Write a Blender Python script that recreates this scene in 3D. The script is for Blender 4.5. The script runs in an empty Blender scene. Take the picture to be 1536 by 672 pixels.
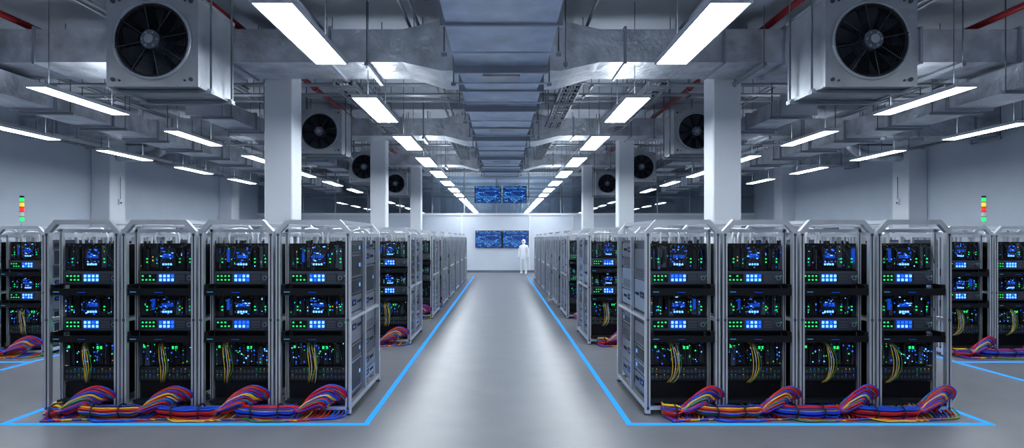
import bpy, math, random
from mathutils import Vector, Matrix
random.seed(7)
scene = bpy.context.scene
COL = scene.collection

# ------------------------------------------------------------------ materials
def mat(name, color, metal=0.0, rough=0.5, emit=None, estr=0.0, noise=0.0, nscale=8.0,
        bump=0.0, bscale=20.0, spec=0.5, coat=0.0, roughvar=0.0, stretch=None):
    m = bpy.data.materials.new(name); m.use_nodes = True
    nt = m.node_tree; b = nt.nodes['Principled BSDF']
    b.inputs['Base Color'].default_value = (*color, 1)
    b.inputs['Metallic'].default_value = metal
    b.inputs['Roughness'].default_value = rough
    b.inputs['Specular IOR Level'].default_value = spec
    b.inputs['Coat Weight'].default_value = coat
    b.inputs['Coat Roughness'].default_value = 0.12
    if emit:
        b.inputs['Emission Color'].default_value = (*emit, 1)
        b.inputs['Emission Strength'].default_value = estr
    tc = nt.nodes.new('ShaderNodeTexCoord')
    src = tc.outputs['Object']
    if stretch:
        mp = nt.nodes.new('ShaderNodeMapping'); mp.inputs['Scale'].default_value = stretch
        nt.links.new(src, mp.inputs['Vector']); src = mp.outputs['Vector']
    if noise > 0 or roughvar > 0:
        n = nt.nodes.new('ShaderNodeTexNoise'); n.inputs['Scale'].default_value = nscale
        n.inputs['Detail'].default_value = 6
        nt.links.new(src, n.inputs['Vector'])
        if noise > 0:
            r = nt.nodes.new('ShaderNodeValToRGB')
            r.color_ramp.elements[0].position = 0.2; r.color_ramp.elements[1].position = 0.8
            r.color_ramp.elements[0].color = (*[max(0, c*(1-noise)) for c in color], 1)
            r.color_ramp.elements[1].color = (*[min(1, c*(1+noise)) for c in color], 1)
            nt.links.new(n.outputs['Fac'], r.inputs['Fac'])
            nt.links.new(r.outputs['Color'], b.inputs['Base Color'])
        if roughvar > 0:
            mr = nt.nodes.new('ShaderNodeMapRange')
            mr.inputs['To Min'].default_value = max(0.02, rough-roughvar)
            mr.inputs['To Max'].default_value = min(1, rough+roughvar)
            nt.links.new(n.outputs['Fac'], mr.inputs['Value'])
            nt.links.new(mr.outputs['Result'], b.inputs['Roughness'])
    if bump > 0:
        n2 = nt.nodes.new('ShaderNodeTexNoise'); n2.inputs['Scale'].default_value = bscale
        n2.inputs['Detail'].default_value = 5
        nt.links.new(src, n2.inputs['Vector'])
        bp = nt.nodes.new('ShaderNodeBump'); bp.inputs['Strength'].default_value = bump
        bp.inputs['Distance'].default_value = 0.03
        nt.links.new(n2.outputs['Fac'], bp.inputs['Height'])
        nt.links.new(bp.outputs['Normal'], b.inputs['Normal'])
    return m

M = {}
M['wall'] = mat('painted_wall', (0.60, 0.66, 0.75), rough=0.6, noise=0.03, nscale=1.5)
M['ceil'] = mat('painted_ceiling', (0.50, 0.54, 0.60), rough=0.7, noise=0.06, nscale=1.2)
M['white'] = mat('white_column_paint', (0.74, 0.78, 0.84), rough=0.5, noise=0.02, nscale=2)
M['floor'] = mat('epoxy_concrete', (0.19, 0.20, 0.218), rough=0.39, noise=0.14, nscale=2.2, bump=0.015, bscale=70, roughvar=0.03, spec=0.6)
M['alu'] = mat('extruded_aluminium', (0.72, 0.75, 0.80), metal=0.65, rough=0.30, noise=0.06, nscale=6)
M['slot'] = mat('profile_slot', (0.07, 0.08, 0.10), metal=0.5, rough=0.5)
M['duct'] = mat('foil_wrapped_duct', (0.57, 0.60, 0.65), metal=0.7, rough=0.34, noise=0.38, nscale=3, bump=0.8, bscale=9, roughvar=0.10)
M['galv'] = mat('galvanised_steel', (0.58, 0.66, 0.79), metal=0.7, rough=0.34, noise=0.22, nscale=4, bump=0.15, bscale=5, roughvar=0.1)
M['flange'] = mat('duct_flange_steel', (0.36, 0.39, 0.45), metal=0.6, rough=0.4)
M['fanbox'] = mat('fan_housing_steel', (0.50, 0.53, 0.57), metal=0.65, rough=0.38, noise=0.15, nscale=4, bump=0.1, bscale=12)
M['fandark'] = mat('fan_blade_dark', (0.04, 0.045, 0.055), metal=0.3, rough=0.4)
M['fandark2'] = mat('fan_blade', (0.08, 0.09, 0.11), metal=0.4, rough=0.4)
M['fanvoid'] = mat('fan_shroud_black', (0.012, 0.013, 0.017), rough=0.8)
M['rod'] = mat('threaded_rod', (0.18, 0.20, 0.23), metal=0.6, rough=0.45)
M['red'] = mat('red_sprinkler_pipe', (0.32, 0.022, 0.03), rough=0.4, noise=0.1, nscale=5)
M['grey'] = mat('grey_conduit', (0.32, 0.35, 0.39), metal=0.4, rough=0.4)
M['lamp'] = mat('lamp_diffuser', (1, 1, 1), rough=0.5, emit=(0.89, 0.95, 1.0), estr=28)
M['upfill'] = mat('added_ceiling_fill', (1, 1, 1), rough=0.5, emit=(0.89, 0.95, 1.0), estr=8)  # added glow on the lamp tops to brighten the ceiling
M['lamph'] = mat('lamp_housing', (0.7, 0.73, 0.78), rough=0.4)
M['strip'] = mat('blue_led_strip', (0.005, 0.02, 0.08), rough=0.7, spec=0.05, emit=(0.03, 0.27, 1.0), estr=1.35)
M['blk'] = mat('server_black', (0.010, 0.012, 0.016), rough=0.42, metal=0.2)
M['blk2'] = mat('server_charcoal', (0.03, 0.037, 0.05), rough=0.4, metal=0.3)
M['gun'] = mat('server_gunmetal', (0.10, 0.12, 0.155), rough=0.38, metal=0.5)
M['pgrey'] = mat('side_panel_grey', (0.21, 0.24, 0.30), rough=0.35, metal=0.4)
M['plight'] = mat('side_panel_light', (0.30, 0.39, 0.52), rough=0.3, metal=0.3)
M['pcb'] = mat('pcb_green', (0.02, 0.06, 0.06), rough=0.4)
M['gold'] = mat('component_gold', (0.40, 0.30, 0.12), rough=0.4, metal=0.4)
EX = 1.1
M['lblue'] = mat('led_blue', (0.01, 0.03, 0.2), emit=(0.015, 0.13, 1.0), estr=1.5*EX)
M['lcy'] = mat('led_ice_blue', (0.1, 0.2, 0.5), emit=(0.14, 0.40, 1.0), estr=2.0*EX)
M['lgrn'] = mat('led_green', (0.01, 0.2, 0.05), emit=(0.03, 0.70, 0.20), estr=1.0*EX)
M['lred'] = mat('led_red', (0.6, 0.02, 0.02), emit=(1.0, 0.06, 0.04), estr=0.6*EX)
M['lyel'] = mat('led_amber', (0.6, 0.4, 0.02), emit=(1.0, 0.55, 0.08), estr=0.6*EX)
M['dblue'] = mat('screen_dim_blue', (0.01, 0.03, 0.12), emit=(0.008, 0.07, 0.5), estr=0.7*EX, rough=0.2)
M['lblue2'] = mat('logo_cyan', (0.05, 0.3, 0.5), emit=(0.05, 0.35, 0.7), estr=0.5*EX)
M['lcy2'] = mat('touch_panel', (0.2, 0.4, 0.7), emit=(0.15, 0.4, 0.9), estr=0.5*EX)
M['suit'] = mat('cleanroom_suit', (0.80, 0.84, 0.90), rough=0.7, bump=0.2, bscale=12)
M['skin'] = mat('skin', (0.55, 0.36, 0.27), rough=0.5)
M['visor'] = mat('goggles', (0.10, 0.14, 0.2), rough=0.15)
M['glove'] = mat('glove', (0.5, 0.6, 0.8), rough=0.5)
for n, c in dict(cred=(0.62, 0.012, 0.02), cyel=(0.78, 0.52, 0.03), cblu=(0.008, 0.08, 0.62), cpur=(0.10, 0.04, 0.34),
                 cwht=(0.62, 0.62, 0.62), cgrn=(0.07, 0.28, 0.05), corg=(0.55, 0.10, 0.015), clbl=(0.02, 0.22, 0.70),
                 cblk=(0.02, 0.02, 0.025)).items():
    M[n] = mat('cable_'+n[1:], c, rough=0.4)

def glass_mat():
    m = bpy.data.materials.new('partition_glass'); m.use_nodes = True
    nt = m.node_tree; nt.nodes.clear()
    o = nt.nodes.new('ShaderNodeOutputMaterial'); mx = nt.nodes.new('ShaderNodeMixShader')
    t = nt.nodes.new('ShaderNodeBsdfTransparent'); g = nt.nodes.new('ShaderNodeBsdfGlossy')
    t.inputs['Color'].default_value = (0.82, 0.90, 0.97, 1); g.inputs['Roughness'].default_value = 0.02
    f = nt.nodes.new('ShaderNodeFresnel'); f.inputs['IOR'].default_value = 1.6
    a = nt.nodes.new('ShaderNodeMath'); a.operation = 'ADD'; a.inputs[1].default_value = 0.12
    nt.links.new(f.outputs[0], a.inputs[0]); nt.links.new(a.outputs[0], mx.inputs[0])
    nt.links.new(t.outputs[0], mx.inputs[1]); nt.links.new(g.outputs[0], mx.inputs[2])
    nt.links.new(mx.outputs[0], o.inputs[0]); return m
M['glass'] = glass_mat()

def screen_mat():
    m = bpy.data.materials.new('dashboard_screen'); m.use_nodes = True
    nt = m.node_tree; b = nt.nodes['Principled BSDF']
    tc = nt.nodes.new('ShaderNodeTexCoord'); s = nt.nodes.new('ShaderNodeSeparateXYZ'); c = nt.nodes.new('ShaderNodeCombineXYZ')
    nt.links.new(tc.outputs['Object'], s.inputs[0]); nt.links.new(s.outputs['X'], c.inputs['X']); nt.links.new(s.outputs['Z'], c.inputs['Y'])
    br = nt.nodes.new('ShaderNodeTexBrick')
    br.inputs['Scale'].default_value = 7
    br.inputs['Color1'].default_value = (0.008, 0.05, 0.26, 1); br.inputs['Color2'].default_value = (0.14, 0.48, 1.0, 1)
    br.inputs['Mortar'].default_value = (0.002, 0.01, 0.05, 1)
    br.inputs['Mortar Size'].default_value = 0.07; br.inputs['Bias'].default_value = -0.35
    br.inputs['Brick Width'].default_value = 1.3; br.inputs['Row Height'].default_value = 0.5
    nt.links.new(c.outputs[0], br.inputs['Vector'])
    n = nt.nodes.new('ShaderNodeTexNoise'); n.inputs['Scale'].default_value = 14
    nt.links.new(c.outputs[0], n.inputs['Vector'])
    r = nt.nodes.new('ShaderNodeValToRGB'); r.color_ramp.elements[0].position = 0.42; r.color_ramp.elements[1].position = 0.6
    r.color_ramp.elements[0].color = (0.2, 0.2, 0.2, 1)
    nt.links.new(n.outputs['Fac'], r.inputs['Fac'])
    mx = nt.nodes.new('ShaderNodeMixRGB'); mx.blend_type = 'MULTIPLY'; mx.inputs[0].default_value = 1
    nt.links.new(br.outputs['Color'], mx.inputs[1]); nt.links.new(r.outputs['Color'], mx.inputs[2])
    nt.links.new(mx.outputs[0], b.inputs['Emission Color']); b.inputs['Emission Strength'].default_value = 1.7
    b.inputs['Base Color'].default_value = (0.005, 0.01, 0.03, 1); b.inputs['Roughness'].default_value = 0.3
    return m
M['screen'] = screen_mat()

# ------------------------------------------------------------------ mesh builder
class MB:
    def __init__(s): s.v = []; s.f = []; s.m = []; s.sm = []; s.keys = []
    def k(s, key):
        if key not in s.keys: s.keys.append(key)
        return s.keys.index(key)
    def box(s, x0, x1, y0, y1, z0, z1, key):
        i = len(s.v); mi = s.k(key)
        s.v += [(x0,y0,z0),(x1,y0,z0),(x1,y1,z0),(x0,y1,z0),(x0,y0,z1),(x1,y0,z1),(x1,y1,z1),(x0,y1,z1)]
        for q in ((0,3,2,1),(4,5,6,7),(0,1,5,4),(1,2,6,5),(2,3,7,6),(3,0,4,7)):
            s.f.append(tuple(i+a for a in q)); s.m.append(mi); s.sm.append(False)
    def hexa(s, pts, key):
        i = len(s.v); mi = s.k(key); s.v += [tuple(p) for p in pts]
        for q in ((0,3,2,1),(4,5,6,7),(0,1,5,4),(1,2,6,5),(2,3,7,6),(3,0,4,7)):
            s.f.append(tuple(i+a for a in q)); s.m.append(mi); s.sm.append(False)
    def tube(s, pts, r, n, key, phase=0.0, smooth=True, up=None):
        pts = [Vector(p) for p in pts]; mi = s.k(key); base = len(s.v)
        t0 = (pts[1]-pts[0]).normalized()
        nrm = Vector(up) if up else (Vector((0,0,1)) if abs(t0.z) < 0.9 else Vector((0,1,0)))
        for i, p in enumerate(pts):
            if i == 0: t = t0
            elif i == len(pts)-1: t = (pts[i]-pts[i-1]).normalized()
            else: t = ((pts[i+1]-pts[i]).normalized()+(pts[i]-pts[i-1]).normalized()).normalized()
            nrm = (nrm - t*nrm.dot(t)); nrm = nrm.normalized() if nrm.length > 1e-6 else t.orthogonal().normalized()
            bn = t.cross(nrm)
            rr = r[i] if isinstance(r, (list, tuple)) else r
            for k in range(n):
                a = phase + 2*math.pi*k/n
                s.v.append(tuple(p + nrm*math.cos(a)*rr + bn*math.sin(a)*rr))
        for i in range(len(pts)-1):
            for k in range(n):
                a = base+i*n+k; b = base+i*n+(k+1) % n
                s.f.append((a, b, b+n, a+n)); s.m.append(mi); s.sm.append(smooth)
        s.f.append(tuple(base+k for k in reversed(range(n)))); s.m.append(mi); s.sm.append(False)
        e = base+(len(pts)-1)*n
        s.f.append(tuple(e+k for k in range(n))); s.m.append(mi); s.sm.append(False)
    def mesh(s, name):
        me = bpy.data.meshes.new(name); me.from_pydata(s.v, [], s.f)
        for k in s.keys: me.materials.append(M[k])
        me.polygons.foreach_set('material_index', s.m)
        me.polygons.foreach_set('use_smooth', s.sm)
        me.update(); return me
    def obj(s, name, loc=(0,0,0), parent=None):
        return place(name, s.mesh(name), loc, parent)

def place(name, me, loc=(0,0,0), parent=None, rot=0):
    o = bpy.data.objects.new(name, me); o.location = loc; o.rotation_euler[2] = rot
    COL.objects.link(o)
    if parent: o.parent = parent
    return o

def crom(P, seg=5):
    P = [Vector(p) for p in P]; Q = [2*P[0]-P[1]]+P+[2*P[-1]-P[-2]]; out = []
    for i in range(1, len(Q)-2):
        a, b, c, d = Q[i-1], Q[i], Q[i+1], Q[i+2]
        for j in range(seg):
            t = j/seg
            out.append(0.5*((2*b)+(c-a)*t+(2*a-5*b+4*c-d)*t*t+(3*b-a-3*c+d)*t**3))
    out.append(P[-1]); return out

def simple(name, x0, x1, y0, y1, z0, z1, key):
    b = MB(); b.box(x0, x1, y0, y1, z0, z1, key); return b.obj(name)

# ------------------------------------------------------------------ room
XL, XR, YN, YB, YF, ZC = -13.0, 13.5, -5.0, 32.0, 54.0, 5.6
ZM = 3.04
simple('floor', XL-.2, XR+.2, YN-.2, YB+.2, -0.2, 0, 'floor')
simple('ceiling', XL-.2, XR+.2, YN-.2, YF+.2, ZC, ZC+.2, 'ceil')
simple('wall_left', XL-.2, XL, YN-.2, YF+.2, 0, ZC, 'wall')
simple('wall_right', XR, XR+.2, YN-.2, YF+.2, 0, ZC, 'wall')
simple('wall_front', XL, XR, YN-.2, YN, 0, ZC, 'wall')
simple('wall_back', XL, XR, YB, YB+.2, 0, ZM, 'wall')
simple('wall_mezzanine', XL, XR, YF, YF+.2, ZM, ZC, 'wall')
simple('floor_mezzanine', XL, XR, YB+.2, YF, ZM-.2, ZM, 'floor')
simple('baseboard_left', XL, XL+.02, YN, YB, 0, .12, 'pgrey')
simple('baseboard_right', XR-.02, XR, YN, YB, 0, .12, 'pgrey')
simple('baseboard_back', XL+.02, XR-.02, YB-.02, YB, 0, .12, 'pgrey')
# partition (rail + mullions)
b = MB()
b.box(XL, XR, YB-.06, YB+.2, ZM, ZM+.12, 'white')
b.box(XL, XR, YB+.05, YB+.15, ZC-.45, ZC-.30, 'white')
x = -12.3
while x < 13.4:
    b.box(x-.03, x+.03, YB+.04, YB+.14, ZM+.12, ZC, 'grey'); x += 1.72
b.box(XL, XR, YB+.06, YB+.12, 4.0, 4.05, 'grey')
b.obj('trim_partition')
simple('window_1', XL, XR, YB+.085, YB+.095, ZM+.12, ZC-.45, 'glass')
b = MB()
for x in (-2.1, 1.5, 3.8, -4.4, 6.1, -6.7):
    b.box(x-.04, x+.04, YB-.05, YB, 0.12, ZM, 'white')
b.obj('trim_back')

# ceiling beams
b = MB()
for y in range(-3, 54, 4):
    b.box(XL, XR, y-.15, y+.15, ZC-.16, ZC, 'ceil')
for x in (-10.2, -3.95, 3.97, 10.4):
    b.box(x-.18, x+.18, YN, YF, ZC-.18, ZC, 'ceil')
b.obj('ceiling_beams')

# columns
def column(x0, x1, y0, y1):
    b = MB()
    c = .02
    for (z0, z1) in ((0, ZC-.16),):
        v = [(x0+c,y0),(x1-c,y0),(x1,y0+c),(x1,y1-c),(x1-c,y1),(x0+c,y1),(x0,y1-c),(x0,y0+c)]
        i = len(b.v); mi = b.k('white')
        b.v += [(p[0],p[1],z0) for p in v]+[(p[0],p[1],z1) for p in v]
        for k in range(8):
            b.f.append((i+k, i+(k+1) % 8, i+8+(k+1) % 8, i+8+k)); b.m.append(mi); b.sm.append(False)
        b.f.append(tuple(i+8+k for k in range(8))); b.m.append(mi); b.sm.append(False)
        b.f.append(tuple(i+k for k in reversed(range(8)))); b.m.append(mi); b.sm.append(False)
    b.box(x0-.01, x1+.01, y0-.01, y1+.01, 0, .15, 'pgrey')
    b.obj('column')
for y in (10.62, 19.2, 27.6):
    column(-4.2, -3.7, y, y+.5)
    column(3.75, 4.25, y, y+.5)
for y in (10.62, 19.0, 27.6):
    column(XL, XL+.6, y, y+.8)
    column(XR-.6, XR, y, y+.8)

# ------------------------------------------------------------------ ducts
def flangebox(b, x0, x1, y0, y1, z0, z1, axis, key='flange', e=.035, t=.04):
    if axis == 'x':
        for xx in (x0,): b.box(xx-t/2, xx+t/2, y0-e, y1+e, z0-e, z1+e, key)
    else:
        b.box(x0-e, x1+e, y0-t/2, y0+t/2, z0-e, z1+e, key)

def cross_duct(name, y0, y1, z0, z1):
    b = MB()
    b.box(XL, XR, y0, y1, z0, z1, 'duct')
    x = XL+1.0
    while x < XR:
        flangebox(b, x, x, y0, y1, z0, z1, 'x'); x += 1.55
    x = XL+1.6
    while x < XR:
        b.box(x-.03, x+.03, y0-.12, y1+.12, z0-.09, z0-.035, 'grey')
        for yy in (y0-.09, y1+.09):
            b.tube([(x, yy, z0-.12), (x, yy, ZC)], .009, 5, 'rod')
        x += 3.1
    # swollen plenum joints each side of the main trunk
    for s in (-1, 1):
        xs = [0.62*s, 0.95*s, 1.55*s]
        h = [(z0-.16, z1+.10, .10), (z0-.16, z1+.10, .10), (z0, z1, 0)]
        for i in range(2):
            xa, xb = xs[i], xs[i+1]; (za, zta, ea), (zb, ztb, eb) = h[i], h[i+1]
            b.hexa([(xa,y0-ea,za),(xb,y0-eb,zb),(xb,y1+eb,zb),(xa,y1+ea,za),(xa,y0-ea,zta),(xb,y0-eb,ztb),(xb,y1+eb,ztb),(xa,y1+ea,zta)], 'duct')
        xa = 4.9*s
        b.box(xa-.45, xa+.45, y0-.05, y1+.05, z0-.05, z1+.05, 'duct')
    b.obj(name)
cross_duct('air_duct', 9.45, 10.45, 4.58, 5.10)
cross_duct('air_duct', 16.2, 17.0, 4.58, 5.05)
cross_duct('air_duct', 22.6, 23.3, 4.58, 5.0)

# main trunk duct along aisle
b = MB()
ys = [3.0, 4.6, 6.15, 7.9, 8.9, 10.3, 11.9, 13.4, 15.0, 16.6, 18.2, 19.8, 21.2]
for i in range(len(ys)-1):
    low = 4.00 if i % 2 else 4.07
    w0 = .60 if i % 2 == 0 else .57
    w1 = w0 if i % 3 else w0-.05
    y0, y1 = ys[i], ys[i+1]
    b.hexa([(-w0,y0,low),(w0,y0,low),(w1,y1,low),(-w1,y1,low),(-w0,y0,4.46),(w0,y0,4.46),(w1,y1,4.46),(-w1,y1,4.46)], 'galv')
    b.box(-.63, .63, y1-.02, y1+.02, 3.98, 4.49, 'flange')
    ym = (y0+y1)/2
    for s in (-1, 1):
        b.box(s*.67-.03, s*.67+.03, ym-.03, ym+.03, 3.94, 3.97, 'grey')
        b.tube([(s*.67, ym, 3.94), (s*.67, ym, ZC)], .009, 5, 'rod')
    b.box(-.70, .70, ym-.02, ym+.02, 3.965, 3.985, 'galv')
    if i in (3, 6, 9):   # access hatch
        b.box(-.25, .25, ym-.35, ym-.05, low-.02, low, 'fanbox')
b.obj('main_trunk_duct')

# side longitudinal ducts
for s in (-1, 1):
    b = MB()
    xc = 8.35*s
    b.box(xc-.38, xc+.38, 7.5, 30, 4.12, 4.50, 'duct')
    y = 7.5
    while y < 30:
        b.box(xc-.42, xc+.42, y-.02, y+.02, 4.08, 4.54, 'flange')
        for q in (-.45, .45): b.tube([(xc+q, y+.3, 4.07), (xc+q, y+.3, ZC)], .009, 5, 'rod')
        b.box(xc-.48, xc+.48, y+.27, y+.33, 4.07, 4.12, 'grey')
        y += 1.6
    b.obj('air_duct')
    b = MB()
    xc = 5.55*s
    b.box(xc-.3, xc+.3, 11.2, 30, 4.14, 4.44, 'duct')
    y = 11.2
    while y < 30:
        b.box(xc-.34, xc+.34, y-.02, y+.02, 4.10, 4.48, 'flange')
        for q in (-.37, .37): b.tube([(xc+q, y+.3, 4.09), (xc+q, y+.3, ZC)], .009, 5, 'rod')
        b.box(xc-.4, xc+.4, y+.27, y+.33, 4.09, 4.14, 'grey')
        y += 1.6
    b.obj('air_duct')
    # flexible insulated elbow dropping from the ceiling into the side column
    b = MB()
    xe = 12.9 if s > 0 else 12.4
    P = crom([((xe-1.7)*s, 19.4, ZC), ((xe-1.7)*s, 19.4, 5.1), ((xe-1.55)*s, 19.4, 4.75), ((xe-1.15)*s, 19.4, 4.52), ((xe-.6)*s, 19.4, 4.45), (xe*s, 19.4, 4.45)], 8)
    b.tube(P, [.15+.012*(i % 2) for i in range(len(P))], 14, 'duct')
    b.obj('flexible_duct')

# red sprinkler pipes
b = MB()
for x in (-4.29, 4.33, -7.7, 7.75):
    b.tube([(x, -4.9, 5.26), (x, 31.9, 5.26)], .052, 10, 'red')
    y = 1.0
    while y < 31:
        b.tube([(x, y, 5.20), (x, y, ZC)], .008, 5, 'rod')
        b.tube([(x, y-.06, 5.26), (x, y+.06, 5.26)], .066, 10, 'red')
        y += 3.2
for y in (12.7, 20.9):
    b.tube([(-7.7, y, 5.26), (-4.29, y, 5.26)], .04, 8, 'red')
    b.tube([(7.75, y, 5.26), (4.33, y, 5.26)], .04, 8, 'red')
b.tube([(-4.29, 25.0, 5.26), (4.33, 25.0, 5.26)], .035, 8, 'red')
b.obj('sprinkler_pipes')

# grey conduits
b = MB()
for x, z in ((-1.35, 5.28), (-1.5, 5.28), (1.4, 5.28), (2.9, 5.2), (-2.9, 5.2), (-3.0, 5.2), (3.0, 5.2), (-5.9, 5.2), (6.0, 5.2), (-6.05, 5.2), (6.15, 5.2), (-9.3, 5.2), (-9.45, 5.2), (9.4, 5.2), (9.55, 5.2), (11.2, 5.2), (-11.0, 5.2)):
    b.tube([(x, -4.9, z), (x, 31.9, z)], .025, 6, 'grey')
    y = 2.3
    while y < 31:
        b.tube([(x, y, z-.02), (x, y, ZC)], .007, 5, 'rod'); y += 4
for y in (7.2, 8.3, 8.45, 12.2, 14.9, 15.05, 18.6, 21.7, 26.3):
    b.tube([(-12.9, y, 5.35), (13.4, y, 5.35)], .022, 6, 'grey')
for y, z in ((11.9, 4.86), (13.1, 4.95), (18.0, 4.9), (20.1, 4.95), (24.6, 4.9)):
    b.tube([(-12.9, y, z), (13.4, y, z)], .028, 8, 'grey')
    b.tube([(-12.9, y+.12, z), (13.4, y+.12, z)], .018, 6, 'grey')
    x = -12.0
    while x < 13:
        b.box(x-.02, x+.02, y-.08, y+.2, z-.06, z-.03, 'rod')
        b.tube([(x, y+.06, z-.05), (x, y+.06, ZC)], .008, 5, 'rod'); x += 2.3
b.obj('conduit_run')

# strut rails (unistrut trapezes) hung across bays
b = MB()
for y in (7.7, 11.3, 14.3, 18.4, 21.3, 25.4):
    for (xa, xb) in ((-12.2, -9.2), (-7.4, -4.9), (-3.4, -1.0), (1.0, 3.4), (4.9, 7.4), (9.2, 12.2)):
        b.box(xa, xb, y-.02, y+.02, 5.06, 5.10, 'grey')
        for q in (xa+.05, xb-.05): b.tube([(q, y, 5.0), (q, y, ZC)], .009, 5, 'rod')
b.obj('strut_rails')

# cable ladder trays
def tray(x, y0, y1, z, w=.36):
    b = MB()
    for s in (-1, 1): b.box(x+s*w/2-.015, x+s*w/2+.015, y0, y1, z, z+.09, 'grey')
    y = y0+.1
    i = 0
    while y < y1:
        b.box(x-w/2, x+w/2, y-.015, y+.015, z+.01, z+.035, 'grey')
        if i % 6 == 0:
            for s in (-1, 1): b.tube([(x+s*(w/2+.02), y, z), (x+s*(w/2+.02), y, ZC)], .008, 5, 'rod')
            b.box(x-w/2-.05, x+w/2+.05, y-.02, y+.02, z-.03, z, 'grey')
        y += .3; i += 1
    for k in range(5):
        b.tube([(x-w/2+.06+k*.06, y0, z+.05), (x-w/2+.06+k*.06, y1, z+.05)], .02, 6, random.choice(['cblk', 'grey', 'grey']))
    b.obj('cable_tray')
tray(1.35, 11.0, 15.9, 4.70); tray(-1.35, 17.5, 22.2, 4.70); tray(1.35, 17.5, 22.2, 4.70)
tray(-11.2, 11, 30, 4.3); tray(11.4, 11, 18.5, 4.3)
tray(-2.9, 11.0, 15.9, 4.6); tray(2.9, 11.0, 15.9, 4.6)

# ------------------------------------------------------------------ lights (pendants, with an added fill glow on top)
def lamp_mesh(w, L, up=True):
    b = MB()
    b.box(-w/2-.02, w/2+.02, -.02, L+.02, .012, .05, 'lamph')
    b.box(-w/2-.02, -w/2, -.02, L+.02, -.004, .012, 'lamph'); b.box(w/2, w/2+.02, -.02, L+.02, -.004, .012, 'lamph')
    b.box(-w/2, w/2, -.02, 0, -.004, .012, 'lamph'); b.box(-w/2, w/2, L, L+.02, -.004, .012, 'lamph')
    b.box(-w/2, w/2, 0, L, -.003, .011, 'lamp')
    if up: b.box(-w/2+.03, w/2-.03, .1, L-.1, .05, .056, 'upfill')
    for yy in (.25, L-.25):
        b.box(-.04, .04, yy-.04, yy+.04, .05, .075, 'lamph')
        b.tube([(0, yy, .07), (0, yy, ZC-4.0)], .006, 5, 'rod')
    return b.mesh('ceiling_light')
LM = lamp_mesh(.37, 1.95); LS = lamp_mesh(.28, 1.95)
for s in (-1, 1):
    for y in (-2.0, 1.85, 5.6, 9.38, 12.9, 16.3, 19.6, 22.9, 26.2, 29.4):  # first two are out of view, added to light the foreground
        place('ceiling_light', LM, (2.14*s, y, 4.0))
    for k in range(8): place('ceiling_light', LM, (2.14*s, 33.2+2.6*k, 4.0))
    for y in (1.4, 5.1, 8.7, 12.25, 15.9, 19.5, 23.1, 26.7): place('ceiling_light', LS, (6.75*s, y, 4.0))
    for y in (4.2, 7.8, 11.4, 14.95, 18.5, 22.1, 25.7): place('ceiling_light', LS, (9.95*s, y, 4.0))

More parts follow.
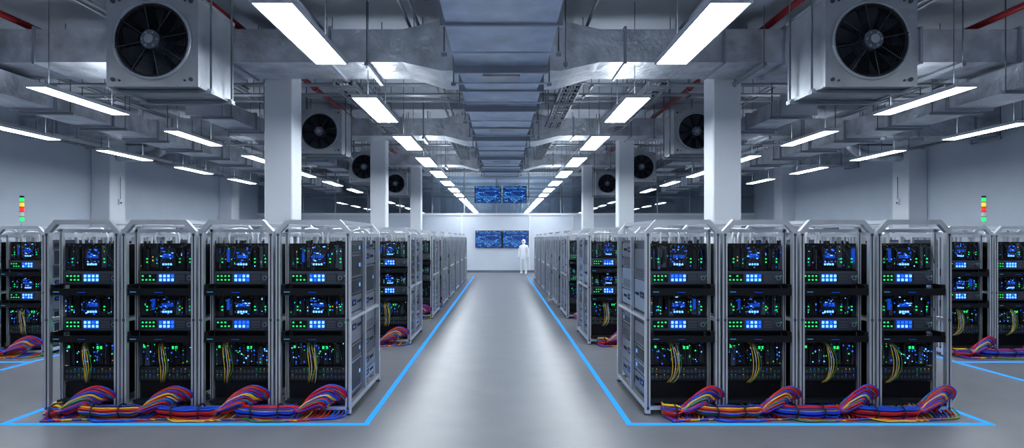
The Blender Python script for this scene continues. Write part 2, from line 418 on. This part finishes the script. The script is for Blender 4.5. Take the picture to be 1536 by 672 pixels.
# ------------------------------------------------------------------ fan units
def fan_mesh():
    b = MB(); S = .49; D = .9; R = .42; N = 48
    t = .03
    b.box(-S, S, .05, D, -S, -S+t, 'fanbox'); b.box(-S, S, .05, D, S-t, S, 'fanbox')
    b.box(-S, -S+t, .05, D, -S+t, S-t, 'fanbox'); b.box(S-t, S, .05, D, -S+t, S-t, 'fanbox')
    b.box(-S+t, S-t, D-t, D, -S+t, S-t, 'fanbox')
    i = len(b.v); mi = b.k('fanbox')
    for k in range(N):
        a = 2*math.pi*k/N; c, s = math.cos(a), math.sin(a)
        q = (S+.015)/max(abs(c), abs(s))
        b.v += [(c*q, 0, s*q), (c*R, 0, s*R), (c*R, .05, s*R), (c*q, .05, s*q)]
    for k in range(N):
        a = i+4*k; c = i+4*((k+1) % N)
        for u in range(4):
            w = (u+1) % 4
            b.f.append((a+u, a+w, c+w, c+u)); b.m.append(mi); b.sm.append(False)
    def ring(r, y, rt, key, n=40, m=6):
        base = len(b.v); mi = b.k(key)
        for k in range(n):
            a = 2*math.pi*k/n
            for j in range(m):
                p = 2*math.pi*j/m; rr = r+rt*math.cos(p)
                b.v.append((rr*math.cos(a), y+rt*math.sin(p), rr*math.sin(a)))
        for k in range(n):
            for j in range(m):
                b.f.append((base+k*m+j, base+k*m+(j+1) % m, base+((k+1) % n)*m+(j+1) % m, base+((k+1) % n)*m+j)); b.m.append(mi); b.sm.append(True)
    ring(R, -.01, .02, 'fanbox'); ring(R-.03, .0, .014, 'fandark')
    base = len(b.v); mi = b.k('fanvoid')
    for k in range(N):
        a = 2*math.pi*k/N
        b.v += [(R*math.cos(a), .02, R*math.sin(a)), (R*math.cos(a), .45, R*math.sin(a))]
    for k in range(N):
        c = base+2*((k+1) % N); a = base+2*k
        b.f.append((a, a+1, c+1, c)); b.m.append(mi); b.sm.append(True)
    b.f.append(tuple(base+2*k+1 for k in range(N))); b.m.append(mi); b.sm.append(False)
    for r in [x*.024+.10 for x in range(13)]: ring(r, -.015, .003, 'gun', 36, 4)
    for k in range(8):
        a = 2*math.pi*k/8+.2
        b.tube([(.06*math.cos(a), -.02, .06*math.sin(a)), (R*math.cos(a), -.02, R*math.sin(a))], .006, 5, 'gun')
    b.tube([(0, -.05, 0), (0, .2, 0)], .105, 20, 'pgrey', smooth=False)
    b.tube([(0, -.075, 0), (0, -.04, 0)], .05, 14, 'fanbox', smooth=False)
    for k in range(6):
        a = math.pi*k/3; b.tube([(.078*math.cos(a), -.06, .078*math.sin(a)), (.078*math.cos(a), -.04, .078*math.sin(a))], .012, 8, 'fanbox', smooth=False)
    nb = 9; mi = b.k('fandark2')
    for k in range(nb):
        a0 = 2*math.pi*k/nb; base = len(b.v); rs = [.09, .18, .28, .36, .405]
        for j, r in enumerate(rs):
            sw = .12*j/4; half = .15+.10*(j/4)
            if r > .4: half *= .8
            for e, yy in ((-1, .05), (1, .15)):
                a = a0+sw+e*half
                b.v.append((r*math.cos(a), yy, r*math.sin(a)))
        for j in range(4):
            b.f.append((base+2*j, base+2*j+1, base+2*j+3, base+2*j+2)); b.m.append(mi); b.sm.append(True)
    for sx in (-1, 1):
        for sz in (-1, 1):
            b.tube([(sx*.43, -.02, sz*.43), (sx*.43, 0, sz*.43)], .022, 8, 'gun', smooth=False)
            b.tube([(sx*.36, -.015, sz*.44), (sx*.36, 0, sz*.44)], .012, 8, 'gun', smooth=False)
            b.box(sx*S-.02, sx*S+.02, .05, D, sz*S-.02, sz*S+.02, 'fanbox')
            b.box(sx*.52-.03, sx*.52+.03, .2 if sz > 0 else .7, (.2 if sz > 0 else .7)+.06, -.51, -.48, 'grey')
    b.box(-.56, .56, .18, .26, -.54, -.50, 'grey'); b.box(-.56, .56, .70, .78, -.54, -.50, 'grey')
    return b
fanB = fan_mesh()
def fan(x, y, zc):
    b = MB(); b.v = list(fanB.v); b.f = list(fanB.f); b.m = list(fanB.m); b.sm = list(fanB.sm); b.keys = list(fanB.keys)
    for sx in (-1, 1):
        for yy in (.22, .74): b.tube([(sx*.54, yy, -.54), (sx*.54, yy, ZC-zc)], .012, 6, 'rod')
    b.box(-.2, .2, .3, .6, .48, .60, 'fanbox')
    b.obj('ventilation_fan', (x, y, zc))
fan(-3.84, 6.6, 3.98); fan(4.07, 6.6, 3.98)
fan(-4.15, 13.7, 4.25); fan(4.45, 13.7, 4.25)
fan(-4.62, 20.2, 4.22); fan(4.72, 20.2, 4.22)
fan(-4.65, 26.3, 4.22); fan(4.65, 26.3, 4.22)

# ------------------------------------------------------------------ server racks
W = .765; HW = W/2
def rack_mesh(seed, side=0, detail=True):
    rnd = random.Random(seed); b = MB()
    hp = .026
    px = HW-hp; D = 1.5; r4 = hp*math.sqrt(2)
    ph = math.pi/4
    for y in (hp, D-hp):
        b.tube([(-px, y, 0), (-px, y, 1.87), (-px+.09, y, 1.97), (px-.09, y, 1.97), (px, y, 1.87), (px, y, 0)], r4, 4, 'alu', phase=ph, smooth=False, up=(0, 1, 0))
        for s in (-1, 1):
            yy = y-hp-.002 if y < .5 else y+hp
            b.box(s*px-.006, s*px+.006, yy, yy+.002, .05, 1.84, 'slot')
            b.box(s*px-.033, s*px+.033, y-.033, y+.033, 0, .015, 'gun')
            for z in (.07, .97, 1.84):    # corner bolts
                b.box(s*px-.012, s*px+.012, yy-.003, yy+.004, z-.012, z+.012, 'gun')
    # longitudinal rails
    for s in (-1, 1):
        b.box(s*px-.02, s*px+.02, .05, D-.05, 1.82, 1.86, 'alu')
        b.box(s*(px-.09)-.02, s*(px-.09)+.02, .05, D-.05, 1.955, 1.99, 'alu')
        b.box(s*px-.022, s*px+.022, .05, D-.05, .05, .10, 'alu')
        b.box(s*px-.018, s*px+.018, .05, D-.05, .95, .985, 'alu')
        b.box(s*px-.018, s*px+.018, .72, .755, .10, 1.82, 'alu')
        b.box(s*.318-.016, s*.318+.016, .15, .19, .02, 1.90, 'alu')
        b.box(s*.318-.004, s*.318+.004, .147, .15, .06, 1.86, 'slot')
    b.box(-px, px, .01, .05, .05, .085, 'alu'); b.box(-px, px, D-.05, D-.01, .05, .09, 'alu')
    b.box(-px, px, .15, .19, 1.865, 1.90, 'alu'); b.box(-px, px, D-.05, D-.01, 1.82, 1.86, 'alu')
    b.box(-px+.1, px-.1, .73, .77, 1.955, 1.99, 'alu')
    for k in range(3):
        x0 = -.22+.18*k+rnd.uniform(-.03, .03); y0 = .35+.3*k
        b.tube(crom([(x0, y0, 1.73), (x0, y0, 1.84), (x0+.05, y0+.02, 1.90), (x0+.16, y0+.05, 1.90), (x0+.22, y0+.06, 1.84), (x0+.22, y0+.06, 1.73)], 4), .013, 6, 'white')
    b.box(-.285, .285, .23, 1.30, .14, 1.74, 'blk')
    F = .19
    def led(x, z, w, h, key, y=F-.012): b.box(x-w/2, x+w/2, y-.004, y+.002, z-h/2, z+h/2, key)
    def board(z0, z1, style=0):
        b.box(-.30, .30, F, .23, z0, z1, 'blk')
        H = z1-z0
        x = -.285
        while x < .27:
            w = rnd.choice([.012, .02, .035, .05])
            if not (-.07 < x < .08 and style == 0):
                h0 = z0+rnd.uniform(0, .12)*H; h1 = z1-rnd.uniform(.05, .25)*H
                yy = F-rnd.uniform(.004, .03)
                b.box(x, x+w, yy, F, h0, h1, rnd.choice(['blk', 'blk2', 'blk2', 'gun', 'blk2', 'blk']))
                if rnd.random() < .8:
                    for q in range(rnd.randint(1, 3)):
                        led(x+w/2, rnd.uniform(h0+.01, h1-.01), min(.009, w*.6), rnd.choice([.006, .012]), rnd.choice(['lgrn', 'lblue', 'lgrn', 'lblue', 'lblue', 'lyel', 'lcy']), yy)
            x += w+.008
        for q in range(26):
            xx = rnd.uniform(-.29, .28); zz = z1-rnd.uniform(.012, .045)
            b.box(xx, xx+rnd.uniform(.005, .014), F-.015, F, zz, zz+rnd.uniform(.003, .010), rnd.choice(['gold', 'pgrey', 'pcb', 'gun', 'gold', 'pgrey', 'cgrn']))
        if style == 0:
            b.box(-.075, .085, F-.03, F, z0+.05, z1-.05, 'blk2')
            b.box(-.055, .065, F-.034, F-.03, z0+.45*H, z0+.45*H+.035, 'dblue')
            for q in range(14):
                led(rnd.uniform(-.065, .075), z0+rnd.uniform(.1, .9)*H, rnd.choice([.008, .016, .024]), .009, rnd.choice(['lblue', 'lcy', 'lblue', 'lblue']), F-.031)
            for q in range(4): led(-.04+.027*q, z0+.22*H, .017, .02, 'lcy', F-.031)
            for (gx, n) in ((-.21, 2), (.13, 2), (.24, 2)):
                for q in range(n): led(gx, z0+.3*H+.035*q, .016, .014, 'lgrn', F-.03)
            for q in range(3):
                xx = rnd.choice([-.26, -.15, .17, .26]); b.box(xx-.012, xx+.012, F-.034, F, z0+.3*H, z0+.8*H, 'dblue' if q == 0 else 'blk2')
        else:
            for q in range(12):
                led(rnd.uniform(-.27, .27), z0+rnd.uniform(.15, .85)*H, rnd.choice([.008, .014]), rnd.choice([.008, .014]), rnd.choice(['lgrn', 'lgrn', 'lblue', 'lblue', 'lcy']), F-.03)
            for q in range(2): led(.06+.035*q, z0+.72*H, .02, .03, 'lgrn', F-.031)
            led(-.24, z0+.75*H, .02, .026, 'lgrn', F-.031)
        for q in range(7):
            xx = rnd.uniform(-.27, .27); x2 = xx+rnd.uniform(-.08, .08)
            b.tube(crom([(xx, F, z1-.03), (xx+.01, F-.05, z1-.03-.25*H), (x2, F-.045, z0+.3*H), (x2, F, z0+.05)], 3), .0035, 4, rnd.choice(['cblk', 'gun', 'cblk', 'gun', 'cblk']))
    def unit(z0, z1):
        b.box(-.31, .31, F-.03, .3, z0, z1, 'blk2')
        b.box(-.30, .30, F-.036, F-.03, z0+.012, z1-.012, 'gun')
        zc = (z0+z1)/2; y = F-.036
        b.box(-.27, -.11, y-.004, y, zc-.042, zc+.042, 'blk')
        b.box(-.085, .075, y-.004, y, zc-.046, zc+.046, 'dblue')
        b.box(.09, .20, y-.004, y, zc-.042, zc+.042, 'blk2')
        for i in range(4):
            for j in range(2):
                if rnd.random() < .85: led(-.25+.038*i, zc-.02+.04*j, .018, .016, 'lgrn', y-.004)
                led(-.065+.042*i, zc-.02+.04*j, .024, .026, rnd.choice(['lcy', 'lcy', 'lcy', 'lblue']), y-.004)
        for i in range(5): b.box(.095, .195, y-.008, y-.004, zc-.036+.016*i, zc-.03+.016*i, 'pgrey')
        b.tube([(.245, y-.03, zc), (.245, y, zc)], .026, 12, 'pgrey', smooth=False)
        b.tube([(.245, y-.034, zc), (.245, y-.03, zc)], .010, 8, 'blk', smooth=False)
        led(.285, zc+.02, .008, .008, 'lgrn', y)
        b.box(-.30, .30, y-.002, y, z1-.014, z1-.010, 'pgrey')
    def shelf(z0, z1):
        b.box(-.33, .33, .02, .30, z0+.02, z0+.032, 'blk')
        b.box(-.33, .33, .015, .03, z0, z1-.01, 'blk')
        b.box(-.05, .03, .012, .015, (z0+z1)/2-.012, (z0+z1)/2-.006, 'dblue')
        b.box(-.30, -.24, .012, .015, (z0+z1)/2-.008, (z0+z1)/2-.002, 'lblue2')
        for s in (-1, 1): b.box(s*.31-.02, s*.31+.02, .02, .15, z0, z1+.03, 'blk')
    board(1.47, 1.75); unit(1.315, 1.465); shelf(1.22, 1.30)
    board(.985, 1.215); unit(.83, .98); shelf(.74, .815)
    board(.47, .735, 1)
    b.box(-.30, .30, F-.02, .3, .31, .46, 'blk2')
    for j in range(2):
        for i in range(14):
            xx = -.28+.041*i
            b.box(xx, xx+.026, F-.024, F-.02, .335+.06*j, .365+.06*j, 'gun')
            if rnd.random() < .4: led(xx+.013, .375+.06*j, .008, .006, rnd.choice(['lgrn', 'lgrn', 'lyel', 'lblue']), F-.02)
    b.box(-.30, .30, F, .3, .12, .30, 'blk')
    b.box(-.31, .31, .08, .3, .10, .13, 'blk2')
    # drooping patch cables
    cols = ['cyel', 'cwht', 'cyel', 'cgrn', 'cwht', 'cyel'][:rnd.choice([4, 5, 6])]
    xs0 = -.18+rnd.uniform(0, .12)
    for k, c in enumerate(cols):
        x0 = xs0+.017*k+rnd.uniform(-.006, .006); bow = .02+.010*(k % 4)
        b.tube(crom([(x0, F-.01, .715), (x0+.005, F-.08, .70), (x0+bow, F-.11, .58), (x0+bow+.01, F-.10, .46), (x0+.02, F-.08, .36), (x0-.01, F-.02, .29)], 4), .0048, 5, c)
    if side:
        s = side
        def sb(y0, y1, z0, z1, d0, d1, key):
            xa, xb = s*d0, s*d1
            b.box(min(xa, xb), max(xa, xb), y0, y1, z0, z1, key)
        sb(.20, 1.43, .12, 1.78, .305, .315, 'gun')
        for (ya, yb) in ((.21, .70), (.78, 1.40)):
            z = .16
            while z < 1.70:
                h = rnd.choice([.12, .18, .26, .34]); z1 = min(z+h, 1.76)
                key = rnd.choice(['pgrey', 'plight', 'gun', 'gun', 'pgrey'])
                sb(ya, yb, z, z1-.014, .315, .335, key)
                yc = (ya+yb)/2; zc = (z+z1)/2
                t = rnd.random()
                if t < .45:
                    sb(ya+.06, yc-.02, zc-.03, zc+.035, .335, .339, 'blk')
                    sb(ya+.09, yc-.08, zc-.008, zc+.010, .339, .341, 'dblue')
                    for q in range(3): sb(yc+.04+.06*q, yc+.07+.06*q, zc-.015, zc+.015, .335, .343, 'blk2')
                elif t < .75:
                    for q in range(5): sb(ya+.06, yb-.06, z+.02+.02*q, z+.028+.02*q, .335, .338, 'blk2')
                else:
                    sb(ya+.05, yb-.05, z+.02, z1-.03, .335, .338, 'blk2')
                    sb(yb-.14, yb-.09, zc-.02, zc+.02, .338, .341, 'lcy2')
                z = z1
    return b.mesh('server_rack')
RM = [rack_mesh(s) for s in (11, 12, 13)]
RR = [rack_mesh(21, 1), rack_mesh(22, 1)]
RL = [rack_mesh(31, -1), rack_mesh(32, -1)]

# floor cable bundle (one per rack): rainbow hump then tied run along the floor
def bundle_mesh(seed, end=False):
    rnd = random.Random(seed); b = MB()
    cols = ['cblu', 'cred', 'cyel', 'cblu', 'cpur', 'cred', 'clbl', 'cyel', 'cblu', 'cpur', 'cred', 'cgrn', 'cblu', 'cyel', 'cred', 'corg']
    n = 44
    for i in range(n):
        u = (i % 22)/21.0; layer = i//22
        a = rnd.uniform(0, 2*math.pi); rr = .075*math.sqrt(rnd.random())
        ox, oz = rr*math.cos(a), rr*math.sin(a)*.8
        sx = .34-.22*u-.02*layer
        ax = .17-.10*u; az = .32-.18*u-.03*layer+rnd.uniform(-.012, .012)
        ey = -.11-.07*u+.05*layer
        P = [(sx-.03, .13, .10+.02*layer), (sx+.01, .03, .15), (sx-.005, -.03-.04*u, az-.06), (ax+.03, ey+.04, az), (ax-.13, ey, az-.07+.02*u), (ax-.24+.06*u, ey-.01, .13-.04*u), (-.16, -.125+ox, .074+oz)]
        if end:
            P += [(-.23, -.10+ox, .072+oz), (-.28+.02*u, -.02+ox*.6, .07+oz*.8), (-.25, .10, .08+oz*.5)]
        else:
            P += [(-.29, -.13+ox*.85, .072+oz*.9), (-.42, -.14+ox*1.4, .074+oz), (-.56, -.12+ox*.85, .072+oz*.9), (-.70, -.08+ox*1.3, .08+oz), (-.78, .02+ox, .08+oz*.8)]
        b.tube(crom(P, 4), .0088, 6, cols[(i*5+layer*3) % len(cols)])
    for i in range(12):
        x0 = .34-.045*i; z = .011
        L = (-.2, -.45, -.62) if not end else (-.08, -.16, -.22)
        b.tube(crom([(x0, .15, .10), (x0+.02, .02, .05), (x0-.02, -.10-.010*i, z), (x0+L[0], -.17-.006*i, z), (x0*.4+L[1], -.15-.008*i, z), (x0*.4+L[2], -.08, .02)], 4), .0088, 6, rnd.choice(cols))
    for x in ((-.18,) if end else (-.29, -.56)):
        y = -.13
        P = [(x+.005*math.sin(k), y+.080*math.cos(2*math.pi*k/16), .078+.070*math.sin(2*math.pi*k/16)) for k in range(17)]
        b.tube(P, .008, 5, 'cblk')
    return b.mesh('cable_bundle')
CB = [bundle_mesh(5), bundle_mesh(6), bundle_mesh(8)]
CE = bundle_mesh(9, True)

PITCH = .787
cnt = [0]
def group(edge, y, n, sgn, bundles=True, side=True):
    for i in range(n):
        x = edge+sgn*(HW+i*PITCH)
        if i == 0 and side: me = (RL if sgn > 0 else RR)[cnt[0] % 2]
        else: me = RM[(cnt[0]+i) % 3]
        place('server_rack', me, (x, y, 0))
        leftmost = (i == n-1) if sgn < 0 else (i == 0)
        if bundles: place('cable_bundle', CE if leftmost else CB[(cnt[0]+i) % 3], (x+(0 if sgn < 0 else .06), y, 0))
    cnt[0] += 1
LE, RE = -1.54, 1.47
group(LE, 6.12, 4, -1); group(RE, 6.12, 4, 1)
group(LE, 10.2, 2, -1); group(RE, 10.2, 2, 1)
y = 13.5
while y < 27.5:
    n = 4
    for cy in (19.2, 27.6):
        if y-.2 < cy+.6 and y+1.7 > cy-.1: n = 2
    group(LE, y, n, -1, bundles=(y < 17)); group(RE, y, n, 1, bundles=(y < 17))
    y += 2.35
for y in (9.2, 12.9, 16.6, 20.3, 24.0):
    group(-7.0, y, 4, -1, bundles=(y < 13)); group(6.78, y, 4, 1, bundles=(y < 13))

# ------------------------------------------------------------------ floor light strips
def strip(x_in, x_out, y0, y1):
    b = MB(); w = .026; z = .006
    b.box(x_in-w, x_in+w, y0-w, y1, 0, z, 'strip'); b.box(x_out-w, x_out+w, y0-w, y1, 0, z, 'strip')
    a, c = sorted((x_in, x_out)); b.box(a+w, c-w, y0-w, y0+w, 0, z, 'strip')
    b.obj('floor_light_strip')
strip(-1.31, -4.83, 5.81, 28.6); strip(1.24, 4.74, 5.81, 28.6)
strip(-6.85, -10.3, 8.75, 28.6); strip(6.62, 10.1, 8.75, 28.6)
b = MB(); b.box(-6.876, -6.824, 6.0, 8.72, 0, .006, 'strip'); b.box(6.594, 6.646, 6.0, 8.72, 0, .006, 'strip'); b.obj('floor_light_strip')

# ------------------------------------------------------------------ monitors
def monitor(xc, zc, ymount, w=1.40, h=.9):
    b = MB()
    b.box(-w/2, w/2, -.06, -.01, -h/2, h/2, 'blk')
    b.box(-w/2+.03, w/2-.03, -.064, -.06, -h/2+.03, h/2-.03, 'screen')
    b.box(-.2, .2, -.01, .05, -.2, .2, 'gun')
    b.obj('wall_monitor', (xc, ymount-.05, zc))
monitor(-.68, 1.78, YB); monitor(.76, 1.78, YB)
monitor(-.72, 4.15, YB+.04); monitor(.72, 4.15, YB+.04, 1.25)

# signal tower lights on outer racks
def signal(x, y):
    b = MB(); z0 = 1.99
    b.tube([(x, y, z0), (x, y, z0+.02)], .04, 12, 'gun', smooth=False)
    b.tube([(x, y, z0), (x, y, z0+.12)], .015, 8, 'alu')
    z = z0+.10
    for k in ('lgrn', 'cwht', 'lred', 'lyel', 'lgrn'):
        b.tube([(x, y, z), (x, y, z+.07)], .032, 14, k, smooth=False); b.tube([(x, y, z+.07), (x, y, z+.08)], .035, 14, 'blk', smooth=False); z += .08
    b.tube([(x, y, z), (x, y, z+.02)], .03, 12, 'blk', smooth=False)
    b.obj('signal_tower_light')
signal(-7.95, 9.95); signal(8.0, 9.95)

# wall devices
def device(x, y, z, s):
    b = MB()
    b.box(0 if s > 0 else -.06, .06 if s > 0 else 0, 0, .12, 0, .18, 'lamph')
    b.tube([(s*.05, .06, .18), (s*.05, .06, .9)], .012, 6, 'grey')
    b.tube([(s*.06, .06, .06), (s*.08, .06, .06)], .03, 10, 'gun', smooth=False)
    b.obj('wall_sensor', (x, y, z))
device(XL+.6, 19.4, 2.9, 1); device(XR-.6, 19.4, 2.9, -1)
for n, (x, s, y) in enumerate(((XL, 1, 24.0), (XR, -1, 24.0))):
    b = MB()
    b.box(min(x, x+s*.04), max(x, x+s*.04), y, y+1.1, 0, 2.25, 'pgrey')
    b.box(min(x, x+s*.06), max(x, x+s*.06), y+.07, y+1.03, 0.01, 2.18, 'white')
    b.box(min(x+s*.06, x+s*.10), max(x+s*.06, x+s*.10), y+.12, y+.16, 1.0, 1.15, 'gun')
    b.obj('door_%d' % (n+1))

# ------------------------------------------------------------------ people in clean-room suits
def skinobj(name, verts, edges, radii, key, parent, sub=2):
    me = bpy.data.meshes.new(name); me.from_pydata(verts, edges, []); me.materials.append(M[key])
    o = bpy.data.objects.new(name, me); COL.objects.link(o); o.parent = parent
    o.modifiers.new('Skin', 'SKIN')
    sk = me.skin_vertices[0].data if len(me.skin_vertices) else None
    if sk:
        for i, r in enumerate(radii):
            sk[i].radius = r if isinstance(r, tuple) else (r, r)
        sk[0].use_root = True
    sm = o.modifiers.new('Sub', 'SUBSURF'); sm.levels = sub; sm.render_levels = sub
    return o
def person(loc, rot):
    e = bpy.data.objects.new('technician', None); COL.objects.link(e); e.location = loc; e.rotation_euler[2] = rot
    V = [(0,0,.93),(0,0,1.08),(0,-.01,1.25),(0,0,1.40),(0,0,1.50),(0,-.01,1.56)]
    R = [(.17,.13),(.15,.115),(.18,.125),(.15,.10),(.062,.062),(.06,.06)]
    E = [(0,1),(1,2),(2,3),(3,4),(4,5)]
    for s in (-1, 1):
        i = len(V)
        V += [(s*.18,0,1.40),(s*.235,.01,1.14),(s*.25,-.06,.92),(s*.24,-.09,.85)]; R += [.075,.058,.046,.04]
        E += [(3,i),(i,i+1),(i+1,i+2),(i+2,i+3)]
        i = len(V)
        V += [(s*.10,0,.82),(s*.115,-.01,.50),(s*.12,.02,.14),(s*.12,.0,.06),(s*.13,-.16,.045)]; R += [.105,.075,.06,.055,.042]
        E += [(0,i),(i,i+1),(i+1,i+2),(i+2,i+3),(i+3,i+4)]
        hv = [(s*.24,-.09,.86),(s*.238,-.105,.80),(s*.236,-.11,.765)]; hr = [.028,(.022,.036),(.02,.036)]; he = [(0,1),(1,2)]
        skinobj('palm', hv, he, hr, 'glove', e, 1)
        for k in range(4):
            yy = -.14+.021*k; L = (.055,.068,.072,.06)[3-k] if k else .055
            skinobj('finger_%d' % (k+1), [(s*.236,yy,.77),(s*.232,yy-.004,.77-L*.55),(s*.22,yy,.77-L)], [(0,1),(1,2)], [.0095,.009,.008], 'glove', e, 1)
        skinobj('thumb', [(s*.232,-.13,.80),(s*.222,-.155,.775),(s*.215,-.16,.745)], [(0,1),(1,2)], [.011,.010,.009], 'glove', e, 1)
    skinobj('body', V, E, R, 'suit', e, 2)
    def ell(name, c, r, key, n=20, m=14):
        b = MB(); mi = b.k(key)
        for j in range(m+1):
            th = math.pi*j/m
            for k in range(n):
                a = 2*math.pi*k/n
                b.v.append((c[0]+r[0]*math.sin(th)*math.cos(a), c[1]+r[1]*math.sin(th)*math.sin(a), c[2]+r[2]*math.cos(th)))
        for j in range(m):
            for k in range(n):
                b.f.append((j*n+k, (j+1)*n+k, (j+1)*n+(k+1) % n, j*n+(k+1) % n)); b.m.append(mi); b.sm.append(True)
        b.obj(name, (0,0,0), e)
    ell('hood', (0, .005, 1.645), (.098, .115, .13), 'suit')
    ell('face', (0, -.045, 1.635), (.068, .078, .095), 'skin')
    ell('mask', (0, -.082, 1.60), (.058, .055, .05), 'suit')
    ell('goggles', (0, -.098, 1.655), (.062, .034, .026), 'visor')
    ell('nose', (0, -.128, 1.628), (.014, .018, .02), 'suit')
    return e
person((1.13, 30.4, 0), -.35)
person((1.0, 33.3, ZM), .3)  # added figure standing in for a reflection in the upper glass

# ------------------------------------------------------------------ world, camera
w = bpy.data.worlds.new('World'); scene.world = w; w.use_nodes = True
w.node_tree.nodes['Background'].inputs[0].default_value = (0.5, 0.6, 0.75, 1)
w.node_tree.nodes['Background'].inputs[1].default_value = 0.3
cam = bpy.data.cameras.new('Camera'); co = bpy.data.objects.new('Camera', cam); COL.objects.link(co)
co.location = (0, 0, 1.8); co.rotation_euler = (math.radians(90), 0, 0)
cam.sensor_width = 36; cam.lens = 900/1536*36; cam.shift_x = 16/1536; cam.shift_y = 22/1536
cam.clip_end = 200
scene.camera = co
scene.view_settings.view_transform = 'Standard'
try: scene.view_settings.look = 'Medium High Contrast'
except Exception:
    print('look not available'); scene.view_settings.look = 'None'
scene.view_settings.exposure = 0.05
